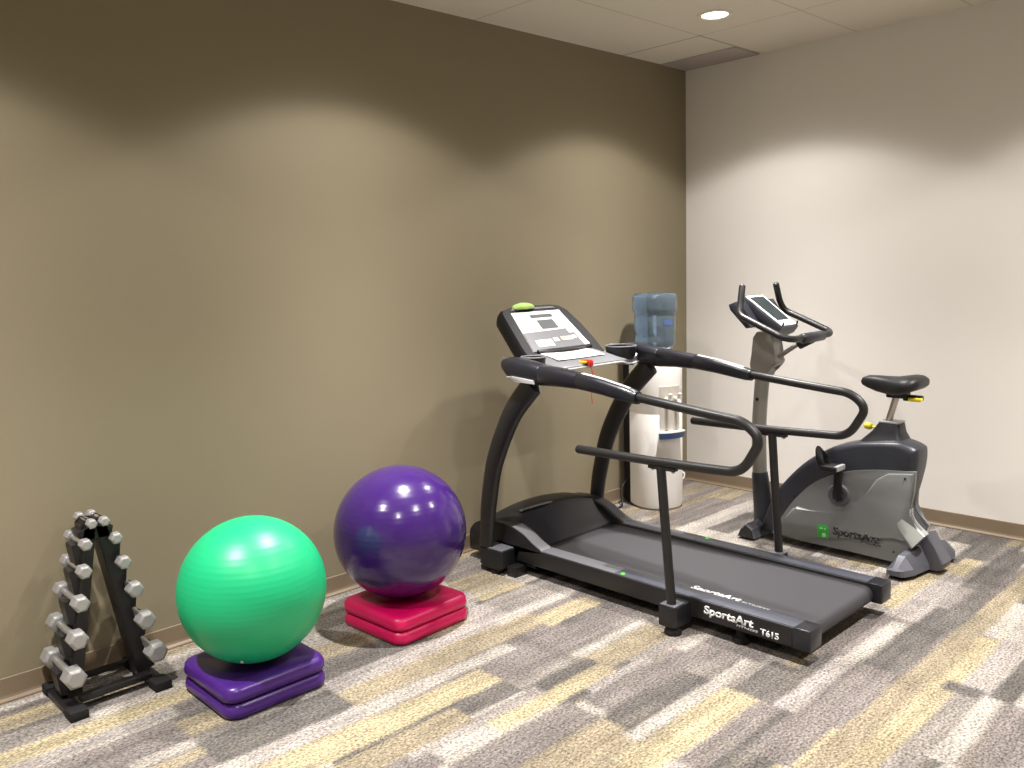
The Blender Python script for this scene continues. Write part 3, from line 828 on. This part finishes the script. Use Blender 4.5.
# ------------------------------------------------------------------ exercise bike
BX = -.75
bk = thing('exercise_bike', 'grey and black upright exercise bike by the pale wall', 'exercise bike', (BX, -1.5, 0))
shell = [(-1.055, .035), (-1.08, .115), (-1.135, .25), (-1.215, .36), (-1.325, .47), (-1.46, .558), (-1.585, .60), (-1.66, .615), (-1.78, .628), (-1.825, .624), (-1.872, .606), (-1.884, .585), (-1.882, .515), (-1.862, .415), (-1.838, .325), (-1.832, .29), (-1.856, .245), (-1.90, .19)]
shell = smooth2(shell, 4)+[(-1.87, .10), (-1.79, .06), (-1.3, .055), (-1.12, .04)]
cen = (-1.55, .3); BB = BX-.022     # middle of the body
bm = BM()
def inset(o, k): return [(cen[0]+(y-cen[0])*k, cen[1]+(z-cen[1])*k) for y, z in o]
ring_loft(bm, [[(BB+x, y, z) for y, z in inset(shell, k)] for x, k in ((-.086, .90), (-.082, .95), (-.072, .98), (-.045, 1.0), (.045, 1.0), (.072, .98), (.082, .95), (.086, .90))])
sh = obj('shell', bm, M['bike_dark'], bk, smooth=40)
seam = [(-1.135, .050), (-1.167, .075), (-1.189, .128), (-1.246, .221), (-1.302, .291), (-1.384, .369), (-1.49, .427), (-1.593, .461), (-1.717, .482), (-1.80, .49), (-1.888, .498)]
rear = [(-1.882, .40), (-1.868, .315), (-1.870, .285), (-1.890, .25), (-1.938, .200)]
bot = [(-1.889, .135), (-1.79, .032), (-1.577, .040), (-1.306, .040)]
for s in (-1, 1):
    f = lambda d: BB+s*(d-.014)
    lo_, hi_ = sorted((f(.085), f(.105)))
    bm = BM(); dy = .04 if s > 0 else 0           # the far panel ends short of the near one
    prism(bm, [(y+dy*min(1, max(0, (-1.6-y)/.25)), z) for y, z in smooth2(seam, 3)+smooth2(rear, 3)+bot], lo_, hi_, 'x', .004, 2)
    sp = obj('side_panel', bm, M['bike_grey'], bk, smooth=30)
    # raised relief: the panel stands proud below the V-shaped ridge and behind it
    rel = [(-1.170, .052), (-1.215, .135), (-1.262, .205), (-1.29, .223), (-1.36, .215), (-1.47, .215), (-1.52, .225), (-1.57, .245), (-1.64, .33), (-1.705, .435), (-1.76, .472), (-1.880, .488), (-1.874, .40), (-1.860, .315), (-1.862, .285), (-1.882, .25), (-1.930, .200), (-1.895, .150), (-1.835, .165), (-1.80, .160), (-1.30, .056)]
    lo_, hi_ = sorted((f(.095), f(.121)))
    bm = BM(); prism(bm, [(y+dy*min(1, max(0, (-1.6-y)/.25)), z) for y, z in rel], lo_, hi_, 'x', .010, 2)
    obj('panel_relief', bm, M['bike_grey'], sp, smooth=30)
    # lower lip below the ledge
    # bright leg flare at the rear
    leg = [(-1.785, .275), (-1.80, .235), (-1.893, .135), (-1.942, .200), (-1.893, .25), (-1.872, .285)]
    bm = BM(); rings = []
    LA = catmull([(-1.785, .290, 0), (-1.800, .248, 0), (-1.838, .192, 0), (-1.893, .132, 0)], 5); LB = catmull([(-1.868, .312, 0), (-1.872, .272, 0), (-1.898, .236, 0), (-1.944, .200, 0)], 5)
    for i, (A_, B_) in enumerate(zip(LA, LB)):
        t = i/(len(LA)-1)
        ra, rb = .112+.034*t**1.5, .112+.012*t
        mid = (A_+B_)/2
        rings.append([(f(ra-.004), A_.x, A_.y), (f(ra), A_.x*.8+mid.x*.2, A_.y*.8+mid.y*.2), (f((ra+rb)/2+.004), mid.x, mid.y), (f(rb), B_.x*.9+mid.x*.1, B_.y*.9+mid.y*.1), (f(rb-.006), B_.x, B_.y), (f(.07), B_.x, B_.y), (f(.07), A_.x, A_.y)])
    ring_loft(bm, rings)
    if s < 0:
        p = obj('leg_flare', bm, M['bike_silver'], sp, smooth=30); p['label'] = 'bright silver leg flare'
    else: bm.free()
    for yy, zz in ((-1.53, .438), (-1.845, .462), (-1.795, .085), (-1.27, .275)):
        obj('screw', lathe(BM(), [(0, -.003), (.005, -.003), (.005, .003), (0, .003)], (f(.105) if zz < .3 or yy > -1.6 else f(.121), yy, zz), 10, 'x'), M['black_metal'], sp)
# crank, pedals
for s, zdir in ((-1, 1), (1, -1)):
    f = lambda d: BX+s*d
    cyz = (-1.515, .325)
    bm = BM()
    pr = [(.058, .100), (.058, .118), (.050, .124), (.034, .124), (.030, .118), (.022, .118), (.018, .140), (0, .140)]
    lathe(bm, [(r, s*h) for r, h in pr], (BX, *cyz), 28, 'x')
    hub = obj('crank_hub', bm, M['bike_foot'], bk)
    bm = BM(); zt = cyz[1]+zdir*.155
    lo_, hi_ = sorted((f(.128), f(.146)))
    prism(bm, [(cyz[0]+.020, cyz[1]-zdir*.022), (cyz[0]+.014, zt), (cyz[0]-.012, zt+zdir*.012), (cyz[0]-.024, zt), (cyz[0]-.022, cyz[1]-zdir*.022)], lo_, hi_, 'x', .004)
    ca = obj('crank_arm', bm, M['black_metal'], hub)
    bm = BM(); lo_, hi_ = sorted((f(.150), f(.245)))
    box(bm, lo_, hi_, cyz[0]-.045, cyz[0]+.045, zt-.014, zt+.014, .006)
    lo_, hi_ = sorted((f(.14), f(.16))); box(bm, lo_, hi_, cyz[0]-.008, cyz[0]+.008, zt-.008, zt+.008)
    pd = obj('pedal', bm, M['black_plastic'], ca)
    bm = BM(); lo_, hi_ = sorted((f(.155), f(.24))); box(bm, lo_, hi_, cyz[0]-.050, cyz[0]-.030, zt-.009, zt+.018, .004)
    p = obj('pedal_edge', bm, M['silver_plastic'], pd); p['label'] = 'silver pedal edge'
    bm = BM()
    a = [(f(.165), cyz[0]+.03, zt), (f(.163), cyz[0]+.055, zt+zdir*.05), (f(.18), cyz[0]+.065, zt+zdir*.085), (f(.21), cyz[0]+.065, zt+zdir*.085), (f(.232), cyz[0]+.05, zt+zdir*.05), (f(.235), cyz[0]+.03, zt)]
    tube(bm, catmull(a, 5), .016, 10, ry=.0035, side=(0, .7, .7))
    obj('pedal_strap', bm, M['rubber'], pd)
# front column, its boot, head bracket
bm = BM(); tube(bm, catmull([(BX, -1.018, .05), (BX, -1.004, .33), (BX, -.997, .58), (BX, -1.008, .80), (BX, -1.03, 1.0), (BX, -1.055, 1.12)], 6), .036, 18, ry=.040, side=(1, 0, 0))
col = obj('column', bm, M['bike_column'], bk, smooth=50)
bm = BM(); lathe(bm, [(0, 0), (.009, 0), (.009, .004), (0, .004)], (BX-.040, -1.005, .76), 12, 'x'); obj('bolt', bm, M['black_metal'], col)
bm = BM(); tube(bm, [(BX, -1.03, .05), (BX, -1.025, .15), (BX, -1.012, .27), (BX, -1.005, .325), (BX, -1.003, .345)], [.045, .043, .041, .040, .038], 18, ry=[.056, .054, .050, .047, .043], side=(1, 0, 0))
obj('column_boot', bm, M['bike_dark'], bk, smooth=50)
bm = BM()
hb = [(-.966, .885), (-.966, .96), (-.978, 1.10), (-1.00, 1.13), (-1.10, 1.13), (-1.10, 1.03), (-1.128, .975), (-1.118, .955), (-1.075, .935), (-1.06, .885)]
prism(bm, hb, BX-.048, BX+.048, 'x', .012, 2)
hbk = obj('head_bracket', bm, M['bike_column'], bk, smooth=30)
bm = BM(); tube(bm, [(BX, -1.09, .98), (BX, -1.17, 1.035), (BX, -1.245, 1.085)], .020, 12, ry=.012, side=(1, 0, 0))
obj('strut', bm, M['bike_column'], hbk)
# handlebar loop
hp = [(-.176, -.993, 1.380), (-.205, -1.0, 1.285), (-.238, -1.012, 1.232), (-.243, -1.09, 1.200), (-.252, -1.27, 1.123), (-.20, -1.30, 1.112)]
loop = [Vector((BX+x, y, z)) for x, y, z in hp]+[Vector((BX-x, y, z)) for x, y, z in hp[::-1]]
bm = BM(); pts = fillet(loop, [.06, .05, .06, .06, .08, .08, .06, .06, .05, .06], 6); tube(bm, pts, .0175, 14, round_caps=True)
hbar = obj('handlebar', bm, M['tube_black'], bk, smooth=50)
bm = BM(); tube(bm, [(BX-.115, -1.302, 1.112), (BX-.105, -1.302, 1.110), (BX, -1.302, 1.109), (BX+.105, -1.302, 1.110), (BX+.115, -1.302, 1.112)], [.020, .0265, .028, .0265, .020], 16)
p = obj('bar_sleeve', bm, M['bike_dark'], hbar, smooth=50); p['label'] = 'grey padded sleeve'
bm = BM(); tube(bm, [(BX, -1.225, 1.07), (BX, -1.30, 1.108)], .024, 12, ry=.03, side=(1, 0, 0)); obj('bar_clamp', bm, M['black_metal'], hbar)
# bike console
k0, k1 = Vector((0, -1.168, 1.168)), Vector((0, -.958, 1.322))
kv = (k1-k0).normalized(); KL = (k1-k0).length; kn = Vector((0, -kv.z, kv.y))
def kpt(u, v, d=0.): return Vector((BX+u, 0, 0))+k0+kv*v+kn*d
bm = BM(); fr = [(-.088, -.012), (.088, -.012), (.100, KL*.5), (.094, KL+.01), (-.094, KL+.01), (-.100, KL*.5)]
ring_loft(bm, [[kpt(u*.95, v, .0) for u, v in fr], [kpt(u, v, -.01) for u, v in fr], [kpt(u*.98, v, -.045) for u, v in fr], [kpt(u*.7, v*.9+.01, -.075) for u, v in fr]])
kc = obj('bike_console', bm, M['bike_dark'], bk, smooth=30)
def kplate(name, m, u0, u1, v0, v1, d0, d1, par, ut=None):
    bm = BM(); ut = ut or (u0, u1)
    pts = [(u0, v0), (u1, v0), (ut[1], v1), (ut[0], v1)]
    A = [bm.verts.new(kpt(u, v, d0)) for u, v in pts]; B = [bm.verts.new(kpt(u, v, d1)) for u, v in pts]
    bm.faces.new(A); bm.faces.new(B[::-1])
    for i in range(4): bm.faces.new((A[i], B[i], B[(i+1) % 4], A[(i+1) % 4]))
    return obj(name, bm, m, par, smooth=0)
kb = kplate('bezel', M['panel_white'], -.078, .078, 0, KL, -.002, .004, kc, (-.088, .088)); kb['label'] = 'white bezel'
M['bike_screen'] = mat('dark_teal_screen', (34, 42, 44), .45, spec=.2, var=.6, vscale=45)
kplate('screen', M['bike_screen'], -.062, .062, KL*.17, KL*.95, .003, .0055, kb, (-.074, .074))
for s in (-1, 1):
    bm = BM(); tube(bm, [kpt(s*.075, -.004, .002), kpt(s*.075, .004, .022)], .005, 8)
    obj('page_clip', bm, M['black_plastic'], kc)
# back plate of the console towards the wall
bm = BM(); prism(bm, [(-.965, 1.30), (-.925, 1.285), (-.935, 1.255), (-1.03, 1.16), (-1.06, 1.17)], BX-.205, BX+.205, 'x', .008)
obj('console_back', bm, M['bike_dark'], kc)
# seat boss, post, saddle
bm = BM(); ring_loft(bm, [[(BX+x, y, z) for x, y in [(a*hx, yc+b*hy) for a, b in rrect(1, 1, .35, 4)]] for z, hx, hy, yc in ((.585, .088, .125, -1.700), (.615, .075, .100, -1.70), (.66, .052, .068, -1.712), (.70, .044, .052, -1.722), (.708, .040, .048, -1.722))])
bo = obj('seat_boss', bm, M['boss_black'], bk, smooth=40)
bm = BM(); box(bm, BX-.042, BX+.042, -1.772, -1.676, .703, .712, .003); obj('boss_cap', bm, M['silver_plastic'], bo)
bm = BM(); tube(bm, [(BX, -1.67, .664), (BX, -1.61, .673)], .007, 10); tube(bm, [(BX, -1.616, .672), (BX, -1.598, .675)], .0175, 14, round_caps=True)
p = obj('height_knob', bm, M['yellow'], bo, smooth=50); p['label'] = 'yellow height knob'
bm = BM(); tube(bm, [(BX, -1.705, .70), (BX, -1.75, .865)], .0165, 16); obj('seat_post', bm, M['steel'], bk)
bm = BM(); rings = []
sd = [(-1.572, .020, .890, .905), (-1.580, .030, .880, .920), (-1.605, .036, .868, .930), (-1.65, .042, .852, .932), (-1.70, .058, .844, .931), (-1.745, .085, .844, .932), (-1.785, .106, .852, .940), (-1.82, .112, .864, .946), (-1.848, .104, .876, .944), (-1.866, .080, .888, .935), (-1.871, .05, .898, .925)]
for y, hw, zb, zt in sd:
    ring = []
    for k in range(24):
        a = 2*PI*k/24; ca, sa = math.cos(a), math.sin(a)
        x = hw*math.copysign(abs(ca)**.7, ca)
        zc, hz = (zb+zt)/2, (zt-zb)/2
        droop = .012*(abs(x)/.118)**2
        ring.append((BX+x, y, zc+hz*math.copysign(abs(sa)**.75, sa)-droop))
    rings.append(ring)
ring_loft(bm, rings)
sa_ = obj('saddle', bm, M['vinyl_seat'], bk, smooth=60)
bm = BM(); box(bm, BX-.03, BX+.03, -1.80, -1.70, .828, .858, .008); box(bm, BX-.025, BX+.02, -1.865, -1.78, .818, .846, .006)
obj('seat_clamp', bm, M['black_plastic'], sa_)
bm = BM(); box(bm, BX-.04, BX-.01, -1.872, -1.81, .820, .838, .005)
p = obj('slide_lever', bm, M['yellow'], sa_); p['label'] = 'yellow lever under the saddle'
# feet
bm = BM(); 
pf = [(-.968, .012), (-.985, .055), (-1.022, .088), (-1.06, .062), (-1.075, .012)]
ring_loft(bm, [[(BX+x, -1.02+(y+1.02)*k, .012+(z-.012)*k) for y, z in pf] for x, k in ((-.175, .9), (-.165, 1), (.165, 1), (.175, .9))])
ff = obj('front_foot', bm, M['bike_foot'], bk, smooth=20)
bm = BM(); ring_loft(bm, [[(BX+x, -1.02+(y+1.02)*.86, .014+(z-.012)*.86) for y, z in pf] for x in (-.181, -.174)]); obj('end_cap', bm, M['black_plastic'], ff, smooth=0)
for x in (-.13, .13):
    bm = BM(); lathe(bm, [(.022, .014), (.026, 0)], (BX+x, -1.02, 0), 16); obj('rubber_pad', bm, M['rubber'], ff)
bm = BM(); 
def rsec(x, k, zt): return [(BX+x, -1.895-x*.13+dy*k, z) for dy, z in ((.06, .022), (.056, .045), (.016, zt), (-.016, zt), (-.056, .05), (-.062, .022))]
ring_loft(bm, [rsec(-.266, .5, .045), rsec(-.258, .7, .058), rsec(-.20, 1., .105), rsec(-.06, 1., .13), rsec(.06, 1., .13), rsec(.17, 1., .105), rsec(.218, .7, .058), rsec(.226, .5, .045)])
rf = obj('rear_foot', bm, M['bike_foot'], bk, smooth=20)
for x in (-.21, .18):
    bm = BM(); lathe(bm, [(.028, .026), (.032, 0)], (BX+x, -1.895-x*.13, 0), 16); obj('rubber_pad', bm, M['rubber'], rf)
bm = BM(); prism(bm, [(-1.868, .100), (-1.905, .178), (-1.935, .190), (-1.965, .130), (-2.012, .060), (-2.005, .030), (-1.98, .016), (-1.91, .016)], BX-.066, BX+.040, 'x', .010, 2)
obj('leg_boot', bm, M['bike_foot'], bk, smooth=25)
# emblem and name on the near panel
bxp = BB-.107
bm = BM(); prism(bm, [(-1.440+a, .120+b) for a, b in rrect(.030, .034, .010, 4)], bxp-.0012, bxp+.002, 'x')
em = obj('emblem', bm, M['logo_green'], bk); em['label'] = 'green emblem'
bm = BM()
prism(bm, [(-1.447+a, .103+b) for a, b in rrect(.010, .010, .008, 4)], bxp-.0022, bxp, 'x')
prism(bm, [(-1.432+a, .136+b) for a, b in rrect(.009, .0035, .003, 3)], bxp-.0022, bxp, 'x')
prism(bm, [(-1.452+a, .136+b) for a, b in rrect(.005, .0035, .003, 3)], bxp-.0022, bxp, 'x')
M['logo_pale'] = mat('pale_green_mark', (176, 226, 176), .4)
obj('emblem_mark', bm, M['logo_pale'], em, smooth=0)
text_obj('maker_name', 'SportsArt', M['text_black'], bk, (bxp, -1.494, .119), (0, -1, 0), (0, 0, 1), .042, .232, .042, .08)
text_obj('maker_word', 'FITNESS', M['text_black'], bk, (bxp, -1.640, .103), (0, -1, 0), (0, 0, 1), .009, .100, .03, .08)

# ------------------------------------------------------------------ water cooler
WC = thing('water_cooler', 'white floor standing water cooler in the room corner', 'water cooler', (-.655, -.235, 0), math.radians(-22))
def wplan(h, yb=.085, r=.152):
    out = []
    for k in range(17):
        a = PI+PI*k/16; out.append((r*math.cos(a), r*math.sin(a)*1.0))
    return out+[(r, yb), (-r, yb)]
bm = BM(); rings = []
for z, k in ((.012, .985), (.03, 1.), (.60, 1.), (.603, .992), (.606, 1.), (.90, 1.), (.930, .985), (.945, .94), (.950, .80)):
    rings.append([(x*k, y*k, z) for x, y in wplan(0)])
ring_loft(bm, rings)
wb = obj('cabinet', bm, M['white_plastic'], WC, smooth=35, local=True)
bm = BM(); box(bm, -.150, .150, .084, .168, .01, .92, .006); obj('rear_grille', bm, M['rubber'], WC, local=True)
bm = BM(); ring_loft(bm, [[(x*k, y*k, z) for x, y in wplan(0, .08)] for z, k in ((0, .93), (.014, .95))]); obj('plinth', bm, M['cooler_grey'], WC, local=True)
bm = BM(); lathe(bm, [(.10, .940), (.115, .951), (.118, .962), (.10, .966), (.07, .963)], (0, -.01, 0), 32); obj('bottle_collar', bm, M['white_plastic'], WC, local=True)
# tap recess on the curved front
bm = BM(); rings = []
for z in (.50, .51, .765, .775):
    q = []
    for k in range(13):
        a = -PI/2+(-.46+.92*k/12); q.append((.156*math.cos(a), .156*math.sin(a), z))
    rings.append(q+[(x*.94, y*.94, z) for x, y, _ in q[::-1]])
ring_loft(bm, rings); tp = obj('tap_panel', bm, M['cooler_grey'], WC, local=True)
for x in (-.032, .032):
    bm = BM(); tube(bm, fillet([(x, -.145, .70), (x, -.195, .70), (x, -.195, .655)], .02, 5), .011, 12)
    tube(bm, [(x, -.19, .705), (x, -.202, .735)], .012, 10, ry=.006, side=(1, 0, 0))
    obj('tap', bm, M['white_plastic'], tp, smooth=40, local=True)
bm = BM(); rings = []
for z, r in ((.452, .172), (.456, .184), (.488, .188), (.492, .186)):
    aa = np.linspace(-PI/2-.50, -PI/2+.50, 15)
    q = [(r*math.cos(a), r*math.sin(a), z) for a in aa]
    rings.append(q+[(.148*math.cos(a), .148*math.sin(a), z) for a in aa[::-1]])
ring_loft(bm, rings); tr = obj('drip_tray', bm, M['tray_blue'], WC, local=True); tr['label'] = 'blue drip tray'
bm = BM(); ring_loft(bm, [[(x*1.03, y*1.03, z) for x, y, _ in rings[-1]] for z in (.4925, .500)]); obj('tray_grid', bm, M['white_plastic'], tr, local=True)
bm = BM(); tube(bm, catmull([(-.148, .13, .16), (-.20, .11, .10), (-.22, .07, .02), (-.25, .04, .006), (-.31, .03, .006)], 6), .006, 8)
obj('power_cord', bm, M['cable'], WC, smooth=60, local=True)
bm = BM(); tube(bm, catmull([(.148, -.02, .20), (.172, -.03, .19), (.172, -.03, .16), (.148, -.02, .15)], 5), .005, 8); obj('drain_plug', bm, M['white_plastic'], WC, smooth=60, local=True)
# bottle
bp_ = (-.668, -.228, .966)
bt = thing('water_bottle', 'large blue water bottle upside down on the white cooler', 'water bottle', bp_, .2)
prof = [(.048, 0), (.075, .012), (.110, .030), (.124, .052), (.128, .085), (.123, .096), (.123, .104), (.128, .115), (.129, .20), (.125, .212), (.126, .222), (.137, .240), (.139, .25), (.139, .305), (.134, .322), (.118, .333), (.08, .330), (0, .326)]
prof = [(r*.985, z*1.115) for r, z in prof]
prof = prof+[(max(0, r-.0025), z-.0025 if i > 10 else z+.0025) for i, (r, z) in list(enumerate(prof))[::-1]]
bm = BM(); lathe(bm, prof, (0, 0, 0), 40)
obj('bottle_wall', bm, M['bottle_blue'], bt, smooth=60, local=True)
M['blue_label'] = mat('blue_print', (66, 88, 140), .4)
bm = BM(); rings = []
for z in (.178, .208):
    q = [(.1285*math.cos(a), .1285*math.sin(a), z) for a in np.linspace(-2.25, -1.75, 9)]
    rings.append(q+[(x*.995, y*.995, zz) for x, y, zz in q[::-1]])
ring_loft(bm, rings); p = obj('printed_mark', bm, M['blue_label'], bt, local=True); p['label'] = 'dark blue printed mark'
# light switch on the taupe wall, half hidden by the bottle
sw = thing('light_switch', 'white switch plate on the taupe wall behind the blue water bottle', 'light switch', (-.362, 0, 1.13))
obj('plate', box(BM(), -.398, -.326, -.007, 0, 1.068, 1.192, .003), M['white_plastic'], sw)
obj('rocker', box(BM(), -.378, -.346, -.011, -.006, 1.098, 1.162, .002), M['trim_white'], sw)
